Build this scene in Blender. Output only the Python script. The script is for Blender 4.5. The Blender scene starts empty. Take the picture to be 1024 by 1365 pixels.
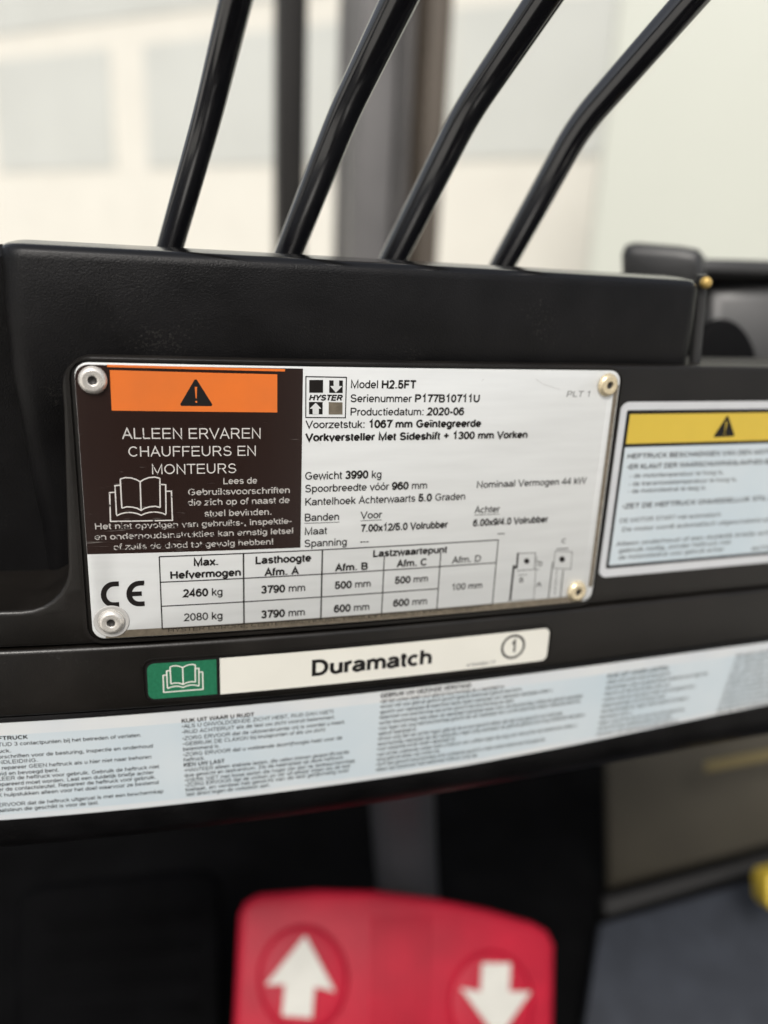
import bpy, bmesh, math, random
from mathutils import Vector, Matrix
random.seed(7)

# ------------------------------------------------------------------ camera
F = 1018.394                                   # focal length in pixels of the 1024 x 1365 photograph
RX = Vector((0.97067002, -0.23621277, 0.04475761))    # camera right
RY = Vector((-0.02600251, -0.2882244, -0.95720978))   # camera down
RZ = Vector((0.23900541, 0.92797102, -0.28591291))    # camera forward
CAM = Vector((0.0, -0.24, 0.0))
sc = bpy.context.scene
C = sc.collection
cd = bpy.data.cameras.new('camera'); cam = bpy.data.objects.new('camera', cd); C.objects.link(cam)
m3 = Matrix((RX, -RY, -RZ)).transposed()
cam.matrix_world = Matrix.Translation(CAM) @ m3.to_4x4()
cd.sensor_width = 36; cd.sensor_fit = 'AUTO'; cd.lens = 36 * F / 1365
cd.clip_start = 0.01; cd.clip_end = 500
cd.dof.use_dof = True; cd.dof.focus_distance = 0.240; cd.dof.aperture_fstop = cd.lens / 6.8
sc.camera = cam

# ------------------------------------------------------------------ light
SUN_EL, SUN_AZ = 48, 205                        # elevation, compass angle from +Y (behind the camera, a little left)
w = bpy.data.worlds.new('World'); sc.world = w; w.use_nodes = True
nt = w.node_tree
sky = nt.nodes.new('ShaderNodeTexSky'); sky.sky_type = 'NISHITA'; sky.sun_disc = False
sky.sun_elevation = math.radians(SUN_EL); sky.sun_rotation = math.radians(SUN_AZ)
sky.dust_density = 4.0; sky.ozone_density = 0.6; sky.air_density = 1.0
hs = nt.nodes.new('ShaderNodeHueSaturation'); hs.inputs['Saturation'].default_value = 0.35
nt.links.new(sky.outputs[0], hs.inputs['Color'])
nt.links.new(hs.outputs[0], nt.nodes['Background'].inputs[0])
nt.nodes['Background'].inputs[1].default_value = 0.10
sl = bpy.data.lights.new('sun', 'SUN'); sl.energy = 1.5; sl.angle = math.radians(20); sl.color = (1, .96, .90)
so = bpy.data.objects.new('sun', sl); C.objects.link(so)
e, a = math.radians(SUN_EL), math.radians(SUN_AZ)
sdir = Vector((math.sin(a) * math.cos(e), math.cos(a) * math.cos(e), math.sin(e)))
so.rotation_euler = sdir.to_track_quat('Z', 'Y').to_euler()
sc.view_settings.view_transform = 'Standard'; sc.view_settings.look = 'None'
sc.view_settings.exposure = 0.55; sc.view_settings.gamma = 1
sc.cycles.use_denoising = True
sc.cycles.max_bounces = 8

# ------------------------------------------------------------------ geometry helpers
def S(x):                                       # the dashboard front is gently curved: depth of its face at x
    return 0.439424 * x * x - 0.715182 * x ** 3
def dS(x): return 2 * 0.439424 * x - 3 * 0.715182 * x * x
def ray(px, py): return RX * ((px - 512) / F) + RY * ((py - 682.5) / F) + RZ
def at(px, py, depth): return CAM + ray(px, py) * depth
def dash(px, py, off=0.0):                      # pixel -> (x, z) on the curved dashboard face
    d = ray(px, py); s = .24
    for _ in range(30):
        X = CAM + d * s
        s -= (X.y - S(X.x) - off) / (d.y - dS(X.x) * d.x)
    X = CAM + d * s
    return X.x, X.z
def on_plane(px, py, p0, n):
    d = ray(px, py); return CAM + d * ((p0 - CAM).dot(n) / d.dot(n))

def link(name, me, mat, parent=None):
    o = bpy.data.objects.new(name, me); C.objects.link(o)
    if mat is not None and not me.materials: me.materials.append(mat)
    if parent is not None: o.parent = parent
    return o
def finish(name, bm, mat, parent=None, smooth=False, bend=False, step=0.008):
    if bend:
        xs = [v.co.x for v in bm.verts]; k = math.floor(min(xs) / step) + 1
        while k * step < max(xs) - 1e-5:
            bmesh.ops.bisect_plane(bm, geom=bm.verts[:] + bm.edges[:] + bm.faces[:], plane_co=(k * step, 0, 0), plane_no=(1, 0, 0)); k += 1
        for v in bm.verts: v.co.y += S(v.co.x)
    bmesh.ops.recalc_face_normals(bm, faces=bm.faces[:])
    me = bpy.data.meshes.new(name); bm.to_mesh(me); bm.free()
    if smooth:
        for p in me.polygons: p.use_smooth = True
        try: me.set_sharp_from_angle(angle=math.radians(40))
        except Exception: pass
    return link(name, me, mat, parent)
def thing(name, label, cat, loc=(0, 0, 0), group=None):
    o = bpy.data.objects.new(name, None); C.objects.link(o); o.location = loc
    o['label'] = label; o['category'] = cat
    if group: o['group'] = group
    o.empty_display_size = .02
    return o
def tag(o, label, cat, group=None):
    o['label'] = label; o['category'] = cat
    if group: o['group'] = group
    return o
def rrect(x0, z0, x1, z1, r, n=6, rs=None):     # counter-clockwise rounded rectangle, radius per corner BL BR TR TL
    rs = rs or (r, r, r, r); pts = []
    for (cx, cz, a0), rr in zip(((x0, z0, 180), (x1, z0, 270), (x1, z1, 0), (x0, z1, 90)), rs):
        sx = 1 if cx == x0 else -1; sz = 1 if cz == z0 else -1
        if rr <= 0: pts.append((cx, cz)); continue
        for i in range(n + 1):
            t = math.radians(a0 + 90 * i / n)
            pts.append((cx + sx * rr + rr * math.cos(t), cz + sz * rr + rr * math.sin(t)))
    return pts
def sheet(name, pts, off, thick, mat, parent, bevel=0.0, seg=2, step=.008):
    """flat piece in the dashboard face: outline (x, z), front at depth off, thickness backwards"""
    bm = bmesh.new()
    f = bm.faces.new([bm.verts.new((x, off, z)) for x, z in pts])
    if thick > 0:
        r = bmesh.ops.extrude_face_region(bm, geom=[f])
        vs = [v for v in r['geom'] if isinstance(v, bmesh.types.BMVert)]
        bmesh.ops.translate(bm, verts=vs, vec=(0, thick, 0))
        if bevel > 0:
            ed = [x for x in bm.edges if all(abs(v.co.y - off) < 1e-9 for v in x.verts)]
            bmesh.ops.bevel(bm, geom=ed, offset=bevel, segments=seg, profile=.5, affect='EDGES', clamp_overlap=True)
    bm.normal_update()
    bmesh.ops.triangulate(bm, faces=[g for g in bm.faces if len(g.verts) > 4])
    return finish(name, bm, mat, parent, smooth=bevel > 0, bend=True, step=step)
def profile(name, prof, x0, x1, mat, parent, closed=True, step=.004, bend=True):
    """closed (off, z) section swept along x, ends capped"""
    n = max(2, int((x1 - x0) / step)); bm = bmesh.new(); rows = []
    for i in range(n + 1):
        x = x0 + (x1 - x0) * i / n
        rows.append([bm.verts.new((x, o + (S(x) if bend else 0), z)) for o, z in prof])
    m = len(prof)
    for i in range(n):
        for j in range(m):
            k = (j + 1) % m
            bm.faces.new((rows[i][j], rows[i + 1][j], rows[i + 1][k], rows[i][k]))
    bm.faces.new(rows[0]); bm.faces.new(rows[-1][::-1])
    return finish(name, bm, mat, parent, smooth=True)
def ribbon(bm, pts, wd, off, closed=False):
    """constant-width line through (x, z) points, mitred"""
    P = [Vector((x, z)) for x, z in pts]
    if closed and (P[0] - P[-1]).length < 1e-9: P = P[:-1]
    n = len(P); L = []; R_ = []
    for i in range(n):
        a_ = P[i - 1] if (i > 0 or closed) else None
        b_ = P[(i + 1) % n] if (i < n - 1 or closed) else None
        d1 = (P[i] - a_).normalized() if a_ is not None and (P[i] - a_).length > 0 else None
        d2 = (b_ - P[i]).normalized() if b_ is not None and (b_ - P[i]).length > 0 else None
        if d1 is None: d1 = d2
        if d2 is None: d2 = d1
        t = d1 + d2
        t = t.normalized() if t.length > 1e-6 else d1
        nn = Vector((-t.y, t.x)); k = 1 / max(.45, nn.dot(Vector((-d1.y, d1.x))))
        L.append(bm.verts.new((P[i].x + nn.x * wd / 2 * k, off, P[i].y + nn.y * wd / 2 * k)))
        R_.append(bm.verts.new((P[i].x - nn.x * wd / 2 * k, off, P[i].y - nn.y * wd / 2 * k)))
    for i in range(n if closed else n - 1):
        j = (i + 1) % n
        bm.faces.new((L[i], R_[i], R_[j], L[j]))
def tube(name, pts, rads, mat, parent=None, n=20, cap=True):
    bm = bmesh.new(); rows = []
    up = Vector((0.3, 0.9, 0.1)).normalized()
    for i, p in enumerate(pts):
        t = (pts[min(i + 1, len(pts) - 1)] - pts[max(i - 1, 0)]).normalized()
        u = t.cross(up).normalized(); v = t.cross(u)
        rows.append([bm.verts.new(p + (u * math.cos(2 * math.pi * k / n) + v * math.sin(2 * math.pi * k / n)) * rads[i]) for k in range(n)])
    for i in range(len(pts) - 1):
        for k in range(n):
            bm.faces.new((rows[i][k], rows[i][(k + 1) % n], rows[i + 1][(k + 1) % n], rows[i + 1][k]))
    if cap: bm.faces.new(rows[0]); bm.faces.new(rows[-1])
    return finish(name, bm, mat, parent, smooth=True)
def slab(name, pix, p0, n, thick, mat, parent=None, bevel=0, seg=2, lift=0.0):
    """outline given in pixels, laid on the plane (p0, n), thickness behind it"""
    n = n.normalized(); q0 = p0 + n * lift
    return poly(name, [on_plane(x, y, q0, n) for x, y in pix], n, thick, mat, parent, bevel, seg)
def poly(name, pts, n, thick, mat, parent=None, bevel=0, seg=2):
    bm = bmesh.new(); f = bm.faces.new([bm.verts.new(p) for p in pts])
    r = bmesh.ops.extrude_face_region(bm, geom=[f])
    back = [v for v in r['geom'] if isinstance(v, bmesh.types.BMVert)]
    bmesh.ops.translate(bm, verts=back, vec=-n * thick)
    if bevel:
        s = set(back); ed = [x for x in bm.edges if x.verts[0] not in s and x.verts[1] not in s]
        bmesh.ops.bevel(bm, geom=ed, offset=bevel, segments=seg, profile=.5, affect='EDGES', clamp_overlap=True)
    return finish(name, bm, mat, parent, smooth=bool(bevel))
def boxmesh(name, lo, hi, mat, parent=None, bevel=0.0, seg=2):
    bm = bmesh.new(); bmesh.ops.create_cube(bm, size=1)
    for v in bm.verts: v.co = Vector([lo[i] if v.co[i] < 0 else hi[i] for i in range(3)])
    if bevel: bmesh.ops.bevel(bm, geom=bm.edges[:], offset=bevel, segments=seg, profile=.5, affect='EDGES')
    return finish(name, bm, mat, parent, smooth=bool(bevel))
def smooth_path(pts, n=8):                      # Catmull-Rom through the points
    out = []; P = [pts[0] * 2 - pts[1]] + list(pts) + [pts[-1] * 2 - pts[-2]]
    for i in range(1, len(P) - 2):
        for k in range(n):
            t = k / n
            out.append(0.5 * ((2 * P[i]) + (P[i + 1] - P[i - 1]) * t + (2 * P[i - 1] - 5 * P[i] + 4 * P[i + 1] - P[i + 2]) * t * t + (3 * P[i] - P[i - 1] - 3 * P[i + 1] + P[i + 2]) * t ** 3))
    out.append(pts[-1]); return out

# ------------------------------------------------------------------ materials
def srgb(r, g, b):
    f = lambda c: c / 12.92 if c <= .04045 else ((c + .055) / 1.055) ** 2.4
    return (f(r / 255), f(g / 255), f(b / 255), 1)
def material(name, col, rough=.5, metal=0.0, spec=.5, noise=0.0, nscale=200.0, bump=0.0, bscale=1500.0, col2=None, coat=0.0, rvar=0.0, stretch=None, specks=0.0):
    m = bpy.data.materials.new(name); m.use_nodes = True; t = m.node_tree; b = t.nodes['Principled BSDF']
    b.inputs['Base Color'].default_value = col; b.inputs['Roughness'].default_value = rough
    b.inputs['Metallic'].default_value = metal; b.inputs['Specular IOR Level'].default_value = spec
    b.inputs['Coat Weight'].default_value = coat; b.inputs['Coat Roughness'].default_value = .08
    tc = t.nodes.new('ShaderNodeTexCoord'); mp = t.nodes.new('ShaderNodeMapping')
    if stretch: mp.inputs['Scale'].default_value = stretch
    t.links.new(tc.outputs['Object'], mp.inputs[0])
    if noise or col2 or rvar:
        nz = t.nodes.new('ShaderNodeTexNoise'); nz.inputs['Scale'].default_value = nscale; nz.inputs['Detail'].default_value = 6
        t.links.new(mp.outputs[0], nz.inputs[0])
        rp = t.nodes.new('ShaderNodeValToRGB'); rp.color_ramp.elements[0].position = .35; rp.color_ramp.elements[1].position = .7
        t.links.new(nz.outputs[0], rp.inputs[0])
        mx = t.nodes.new('ShaderNodeMix'); mx.data_type = 'RGBA'
        c2 = col2 or tuple(min(1, c * (1 + noise)) for c in col[:3]) + (1,)
        mx.inputs['A'].default_value = col; mx.inputs['B'].default_value = c2
        t.links.new(rp.outputs[0], mx.inputs['Factor']); t.links.new(mx.outputs['Result'], b.inputs['Base Color'])
        if rvar:
            mr = t.nodes.new('ShaderNodeMapRange'); mr.inputs['To Min'].default_value = rough - rvar; mr.inputs['To Max'].default_value = rough + rvar
            t.links.new(nz.outputs[0], mr.inputs[0]); t.links.new(mr.outputs[0], b.inputs['Roughness'])
    if specks:
        v = t.nodes.new('ShaderNodeTexNoise'); v.inputs['Scale'].default_value = 1300; v.inputs['Detail'].default_value = 1; t.links.new(mp.outputs[0], v.inputs[0])
        v2 = t.nodes.new('ShaderNodeTexNoise'); v2.inputs['Scale'].default_value = 45; t.links.new(mp.outputs[0], v2.inputs[0])
        am = t.nodes.new('ShaderNodeMath'); am.operation = 'MULTIPLY'; t.links.new(v.outputs[0], am.inputs[0]); t.links.new(v2.outputs[0], am.inputs[1])
        r2 = t.nodes.new('ShaderNodeValToRGB'); r2.color_ramp.elements[0].position = .40; r2.color_ramp.elements[1].position = .50; t.links.new(am.outputs[0], r2.inputs[0])
        m2 = t.nodes.new('ShaderNodeMix'); m2.data_type = 'RGBA'; m2.inputs['B'].default_value = (specks, specks * .95, specks * .88, 1)
        if b.inputs['Base Color'].is_linked: t.links.new(b.inputs['Base Color'].links[0].from_socket, m2.inputs['A'])
        else: m2.inputs['A'].default_value = col
        t.links.new(r2.outputs[0], m2.inputs['Factor']); t.links.new(m2.outputs['Result'], b.inputs['Base Color'])
    if bump:
        n2 = t.nodes.new('ShaderNodeTexNoise'); n2.inputs['Scale'].default_value = bscale; n2.inputs['Detail'].default_value = 3
        t.links.new(mp.outputs[0], n2.inputs[0])
        bp = t.nodes.new('ShaderNodeBump'); bp.inputs['Strength'].default_value = bump; bp.inputs['Distance'].default_value = .0004
        t.links.new(n2.outputs[0], bp.inputs['Height']); t.links.new(bp.outputs[0], b.inputs['Normal'])
    return m
def worn_print(name, col, under, amount, scale=900.0, rough=.35, stretch=None, spec=.5, patch=None):
    """printed ink worn through to what lies under it in fine scratches and specks"""
    m = bpy.data.materials.new(name); m.use_nodes = True; t = m.node_tree; b = t.nodes['Principled BSDF']
    b.inputs['Roughness'].default_value = rough; b.inputs['Specular IOR Level'].default_value = spec
    tc = t.nodes.new('ShaderNodeTexCoord'); mp = t.nodes.new('ShaderNodeMapping')
    if stretch: mp.inputs['Scale'].default_value = stretch
    t.links.new(tc.outputs['Object'], mp.inputs[0])
    nz = t.nodes.new('ShaderNodeTexNoise'); nz.inputs['Scale'].default_value = scale; nz.inputs['Detail'].default_value = 5
    t.links.new(mp.outputs[0], nz.inputs[0])
    rp = t.nodes.new('ShaderNodeValToRGB'); rp.color_ramp.elements[0].position = 1 - amount - .04; rp.color_ramp.elements[1].position = 1 - amount + .04
    src = nz.outputs[0]
    if patch:                                   # rubbed area: centre, radius, extra wear
        vd = t.nodes.new('ShaderNodeVectorMath'); vd.operation = 'DISTANCE'; t.links.new(tc.outputs['Object'], vd.inputs[0]); vd.inputs[1].default_value = patch[0]
        mr = t.nodes.new('ShaderNodeMapRange'); mr.inputs['From Min'].default_value = 0; mr.inputs['From Max'].default_value = patch[1]
        mr.inputs['To Min'].default_value = patch[2]; mr.inputs['To Max'].default_value = 0
        t.links.new(vd.outputs['Value'], mr.inputs[0])
        ad = t.nodes.new('ShaderNodeMath'); t.links.new(src, ad.inputs[0]); t.links.new(mr.outputs[0], ad.inputs[1]); src = ad.outputs[0]
    t.links.new(src, rp.inputs[0])
    mx = t.nodes.new('ShaderNodeMix'); mx.data_type = 'RGBA'; mx.inputs['A'].default_value = col; mx.inputs['B'].default_value = under
    t.links.new(rp.outputs[0], mx.inputs['Factor']); t.links.new(mx.outputs['Result'], b.inputs['Base Color'])
    return m
BLK = (.003, .0028, .003, 1)
M = {}
M['plastic'] = material('grained black plastic', BLK, .38, spec=.22, noise=.9, nscale=60, bump=.40, bscale=2000, rvar=.14, specks=.016)
M['panel'] = material('smooth black panel', (.0055, .0046, .0038, 1), .36, spec=.40, noise=.9, nscale=40, bump=.16, bscale=2200, rvar=.14, specks=.016)
M['lid'] = material('polished black lid', BLK, .16, spec=.5, bump=.02, bscale=900, rvar=.04, nscale=80)
M['rod'] = material('black lacquered steel', (.008, .008, .010, 1), .20, spec=1.0, coat=.6, bump=.02, bscale=800, rvar=.06, nscale=90)
M['silver'] = material('brushed silver foil', (.70, .712, .70, 1), .42, metal=.2, spec=.4, col2=(.65, .66, .648, 1), nscale=30, bump=.02, bscale=260, stretch=(1, 1, 9))
M['rim'] = material('brown tinted foil edge', (.16, .135, .10, 1), .35, metal=.4, noise=.5, nscale=500)  # refraction in the cover edges and a logo reflection, as flat brown
M['ink'] = worn_print('black ink on foil', (.012, .010, .009, 1), (.42, .41, .39, 1), .27, 700, rough=.5, spec=.15)
M['blackfield'] = worn_print('black printed field', (.020, .0105, .0085, 1), (.12, .11, .10, 1), .26, 420, rough=.22, stretch=(.25, 1, 3), patch=((-.018, 0, -.088), .035, .16))  # worn black print; the brown in its base paints a reflected sheen
M['orange'] = material('orange print', (.72, .165, .026, 1), .35, spec=.4, col2=(.62, .15, .03, 1), nscale=50)
M['white_line'] = worn_print('bare silver lettering', (.56, .54, .51, 1), (.03, .025, .022, 1), .36, 900)
M['worn_line'] = worn_print('worn bare silver lettering', (.42, .40, .375, 1), (.025, .02, .018, 1), .37, 1100, patch=((-.012, 0, -.090), .045, .14))
M['screw'] = material('zinc plated screw', (.80, .76, .70, 1), .26, metal=.55, noise=-.15, nscale=600, rvar=.08)
M['screw_warm'] = material('yellow passivated screw', (.80, .68, .46, 1), .26, metal=.5, noise=-.15, nscale=600, rvar=.08)
M['socket'] = material('dark screw socket', (.03, .027, .025, 1), .5, metal=.3)
M['clear'] = material('clear film ring', (.45, .44, .42, 1), .25, spec=.5)
M['sticker_grey'] = material('pale grey film', (.52, .53, .54, 1), .4, noise=.1, nscale=40)
M['sticker_blue'] = material('pale blue white film', (.50, .575, .615, 1), .4, col2=(.57, .62, .64, 1), nscale=25)
M['strip_white'] = material('off white strip film', (.64, .65, .64, 1), .4, col2=(.57, .60, .62, 1), nscale=30)
M['yellow'] = material('yellow print', (.62, .44, .05, 1), .38, noise=-.08, nscale=40)
M['cream'] = material('cream white film', (.70, .685, .615, 1), .4, noise=.05, nscale=40, bump=.04, bscale=900)
M['green'] = material('green print', (.012, .13, .062, 1), .42, col2=(.02, .17, .085, 1), nscale=900, bump=.06, bscale=1200)
M['ink2'] = material('black sticker ink', (.010, .009, .009, 1), .5, spec=.2)
M['greyink'] = material('grey sticker ink', (.10, .105, .11, 1), .45)
M['red'] = material('red rubber', (.31, .006, .021, 1), .45, spec=.18, noise=.3, nscale=30, bump=.1, bscale=300)
M['white_arrow'] = material('white arrow print', (.52, .51, .46, 1), .5, noise=-.1, nscale=60)
M['darkpart'] = material('matt black steel', (.002, .002, .0022, 1), .7, spec=.08, noise=.8, nscale=25)
M['rubber'] = material('black pedal rubber', (.0012, .0012, .0014, 1), .7, spec=.03, noise=.8, nscale=25)
M['cowl'] = material('dark grey plastic', (.024, .024, .024, 1), .4, noise=.4, nscale=30)
M['mat'] = material('blue grey rubber mat', (.025, .028, .035, 1), .6, spec=.3, noise=.4, nscale=40)
M['darktrim'] = material('dark trim edge', (.014, .0135, .013, 1), .6, spec=.2)
M['olive'] = material('olive grey side panel', (.046, .041, .031, 1), .5, spec=.3, noise=.3, nscale=12)
M['brass'] = material('brass bolt', (.50, .34, .10, 1), .5, metal=.4)
M['dullbrass'] = material('dull yellow trim', (.14, .11, .045, 1), .5)
M['mast'] = material('grey painted mast steel', (.12, .115, .113, 1), .5, noise=.25, nscale=10)
M['mastdark'] = material('dark greased mast channel', (.075, .06, .045, 1), .5, noise=.3, nscale=10)
M['post'] = material('dark guard post', (.012, .011, .010, 1), .5, spec=.2, noise=.3, nscale=10)
M['wall'] = material('cream rendered wall', (.65, .63, .565, 1), .8, noise=-.05, nscale=3)
M['pane'] = material('pale grey window pane', (.485, .495, .465, 1), .4, spec=.3, noise=.10, nscale=.9)
M['trailer'] = material('white painted panel', (.555, .57, .505, 1), .5, noise=-.04, nscale=1)
M['ground'] = material('pale concrete yard', (.48, .465, .43, 1), .9, noise=.15, nscale=20)

# ------------------------------------------------------------------ stroke lettering (units: 1000 = em, caps 716 high)
def arc(cx, cy, rx, ry, a0, a1, n=None):
    n = n or max(3, int(abs(a1 - a0) / 24))
    return [(cx + rx * math.cos(math.radians(a0 + (a1 - a0) * i / n)), cy + ry * math.sin(math.radians(a0 + (a1 - a0) * i / n))) for i in range(n + 1)]
T_, B_, X_ = 676, 40, 479                       # centre lines: cap top, baseline, x-height
bowl = lambda cx, rx=190: arc(cx, (X_ + B_) / 2, rx, (X_ - B_) / 2, 0, 360)
G = {
 ' ': (278, []), 'A': (667, [[(45, 0), (333, 690), (622, 0)], [(150, 245), (517, 245)]]),
 'B': (667, [[(110, B_), (110, T_), (380, T_)] + arc(390, 525, 150, 151, 90, -90) + [(110, 374)], [(390, 374)] + arc(410, 207, 170, 167, 90, -90) + [(110, B_)]]),
 'C': (722, [arc(385, 358, 290, 318, 42, 318)]), 'D': (722, [[(115, B_), (115, T_), (330, T_)] + arc(340, 358, 280, 318, 90, -90) + [(115, B_)]]),
 'E': (667, [[(610, T_), (115, T_), (115, B_), (620, B_)], [(115, 370), (580, 370)]]), 'F': (611, [[(570, T_), (115, T_), (115, 0)], [(115, 360), (520, 360)]]),
 'G': (778, [arc(400, 358, 300, 318, 42, 325) + [(655, 335), (410, 335)]]), 'H': (722, [[(115, 0), (115, 716)], [(607, 0), (607, 716)], [(115, 370), (607, 370)]]),
 'I': (278, [[(139, 0), (139, 716)]]), 'J': (500, [[(370, 716), (370, 220)] + arc(210, 220, 160, 180, 0, -170)]),
 'K': (667, [[(115, 0), (115, 716)], [(600, 716), (115, 250)], [(275, 400), (625, 0)]]), 'L': (556, [[(115, 716), (115, B_), (530, B_)]]),
 'M': (833, [[(115, 0), (115, 700), (416, 40), (718, 700), (718, 0)]]), 'N': (722, [[(115, 0), (115, 690), (607, 26), (607, 716)]]),
 'O': (778, [arc(389, 358, 310, 318, 0, 360)]), 'P': (667, [[(115, 0), (115, T_), (390, T_)] + arc(400, 500, 175, 176, 90, -90) + [(115, 324)]]),
 'R': (722, [[(120, 0), (120, T_), (420, T_)] + arc(430, 510, 170, 166, 90, -90) + [(120, 344)], [(410, 344), (640, 0)]]),
 'S': (667, [arc(333, 515, 215, 161, 20, 235) + arc(335, 205, 240, 165, 60, -165)]), 'T': (611, [[(20, T_), (590, T_)], [(305, T_), (305, 0)]]),
 'U': (722, [[(115, 716), (115, 290)] + arc(361, 290, 246, 250, 180, 360) + [(607, 716)]]), 'V': (667, [[(35, 716), (333, 20), (632, 716)]]),
 'W': (944, [[(40, 716), (235, 20), (472, 690), (710, 20), (905, 716)]]), 'X': (667, [[(50, 716), (617, 0)], [(617, 716), (50, 0)]]),
 'Y': (667, [[(40, 716), (333, 310), (627, 716)], [(333, 310), (333, 0)]]), 'Z': (611, [[(50, T_), (555, T_), (45, B_), (570, B_)]]),
 'a': (556, [arc(265, 355, 180, 124, 165, 0, 6) + [(448, 120), (470, 0)], [(445, 300), (230, 265)] + arc(210, 150, 145, 110, 100, 300, 6) + [(400, 120), (445, 200)]]),
 'b': (556, [[(95, 0), (95, 716)], bowl(285)]), 'c': (500, [arc(275, 260, 200, 219, 48, 312)]), 'd': (556, [[(455, 0), (455, 716)], bowl(265)]),
 'e': (556, [[(80, 255), (470, 255)] + arc(275, 260, 200, 219, 0, 318)]), 'f': (278, [[(110, 0), (110, 560)] + arc(225, 560, 115, 125, 180, 60, 4), [(20, 480), (255, 480)]]),
 'g': (556, [bowl(265), [(455, 519), (455, -20)] + arc(275, -20, 180, 150, 0, -160)]), 'h': (556, [[(95, 0), (95, 716)], arc(275, 300, 180, 179, 180, 0, 6) + [(455, 0)]]),
 'i': (222, [[(111, 0), (111, 519)], [(111, 615), (111, 716)]]), 'j': (222, [[(115, 519), (115, -90)] + arc(35, -90, 80, 80, 0, -90, 3), [(115, 615), (115, 716)]]),
 'k': (500, [[(95, 0), (95, 716)], [(440, 519), (95, 190)], [(215, 300), (460, 0)]]), 'l': (222, [[(111, 0), (111, 716)]]),
 'm': (833, [[(95, 0), (95, 519)], arc(257, 310, 160, 169, 180, 0, 6) + [(417, 0)], arc(577, 310, 160, 169, 180, 0, 6) + [(737, 0)]]),
 'n': (556, [[(95, 0), (95, 519)], arc(275, 300, 180, 179, 180, 0, 6) + [(455, 0)]]), 'o': (556, [bowl(278, 205)]),
 'p': (556, [[(95, -205), (95, 519)], bowl(285)]), 'q': (556, [[(455, -205), (455, 519)], bowl(265)]), 'r': (333, [[(95, 0), (95, 519)], arc(265, 300, 170, 178, 180, 70, 5)]),
 's': (500, [arc(250, 365, 155, 114, 20, 240, 7) + arc(250, 152, 170, 112, 65, -165, 7)]), 't': (278, [[(120, 650), (120, 130)] + arc(215, 130, 95, 95, 180, 290, 3), [(15, 480), (260, 480)]]),
 'u': (556, [[(95, 519), (95, 220)] + arc(275, 220, 180, 180, 180, 360, 6) + [(455, 519)], [(455, 0), (455, 300)]]), 'v': (500, [[(35, 519), (250, 20), (465, 519)]]),
 'w': (722, [[(30, 519), (190, 20), (361, 500), (532, 20), (692, 519)]]), 'x': (500, [[(35, 519), (465, 0)], [(465, 519), (35, 0)]]),
 'y': (500, [[(35, 519), (250, 20)], [(465, 519), (225, -110)] + [(150, -175), (60, -170)]]), 'z': (500, [[(40, X_), (445, X_), (40, B_), (465, B_)]]),
 '0': (556, [arc(278, 358, 200, 318, 0, 360)]), '1': (556, [[(120, 540), (250, 600), (330, 716), (330, 0)]]),
 '2': (556, [arc(275, 490, 195, 186, 165, -25, 8) + [(80, B_), (500, B_)]]), '3': (556, [arc(270, 515, 180, 161, 160, -75, 8) + [(240, 365)], [(240, 365)] + arc(270, 205, 200, 165, 80, -165, 8)]),
 '4': (556, [[(520, 205), (45, 205), (385, 690), (385, 0)]]), '5': (556, [[(470, T_), (145, T_), (100, 350)] + arc(270, 240, 205, 200, 130, -165, 9)]),
 '6': (556, [arc(280, 240, 200, 200, 0, 360), arc(300, 330, 220, 346, 42, 190, 7)]), '7': (556, [[(45, T_), (500, T_), (330, 380), (235, 0)]]),
 '8': (556, [arc(278, 525, 165, 151, 0, 360), arc(278, 207, 200, 167, 0, 360)]), '9': (556, [arc(275, 475, 200, 200, 0, 360), arc(255, 385, 220, 346, 10, -138, 7)]),
 '.': (278, [[(139, 0), (139, 100)]]), ',': (278, [[(139, 100), (139, 0), (110, -110)]]), ':': (278, [[(139, 0), (139, 100)], [(139, 419), (139, 519)]]),
 '-': (333, [[(40, 260), (293, 260)]]), '+': (584, [[(50, 355), (534, 355)], [(292, 115), (292, 595)]]), '/': (278, [[(0, 0), (278, 716)]]),
 '!': (278, [[(139, 0), (139, 100)], [(139, 200), (139, 716)]]), '•': (350, [[(70, 340), (280, 340)], [(70, 300), (280, 300)], [(70, 380), (280, 380)]]),
}
G['ï'] = (222, [[(111, 0), (111, 519)], [(40, 615), (40, 716)], [(182, 615), (182, 716)]])
G['ó'] = (556, G['o'][1] + [[(250, 590), (350, 730)]])
JIT = [0]
def text_mesh(s, x0, z0, x1, cap, off, wr=116, wb=182, slant=0.0, x1_fit=True):
    """stroke text from (x0, z0) to x1 on the dashboard; *...* is bold"""
    adv = 0; bold = False; items = []
    for ch in s:
        if ch == '*': bold = not bold; continue
        wd, st = G[ch]; items.append((ch, adv, bold)); adv += wd + (22 if bold else 0)
    sy = cap / 716; sx = (x1 - x0) / max(1, adv - 60) if x1 is not None else sy
    bm = bmesh.new()
    for ch, ax, b in items:
        for st in G[ch][1]:
            JIT[0] = (JIT[0] + 1) % 5
            o = off - JIT[0] * 2e-6
            q = wb if b else wr
            if ch in '.:!,' or (ch in 'iïj' and len(st) == 2 and st[0][1] > 600): q *= 1.2
            pts = [(p[0] + ax - 30 + slant * p[1], p[1]) for p in st]
            # stroke in glyph units, then scale so that stems keep their own width
            tmp = bmesh.new(); cl = len(st) > 5 and abs(st[0][0] - st[-1][0]) < 1 and abs(st[0][1] - st[-1][1]) < 1
            ribbon(bm2 := tmp, pts, q, 0, closed=cl)
            mp = {}
            for v in bm2.verts: mp[v] = bm.verts.new((x0 + v.co.x * sx, o, z0 + v.co.z * sy))
            for f_ in bm2.faces: bm.faces.new([mp[v] for v in f_.verts])
            tmp.free()
    for v in bm.verts: v.co.y += S(v.co.x)
    return bm
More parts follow.
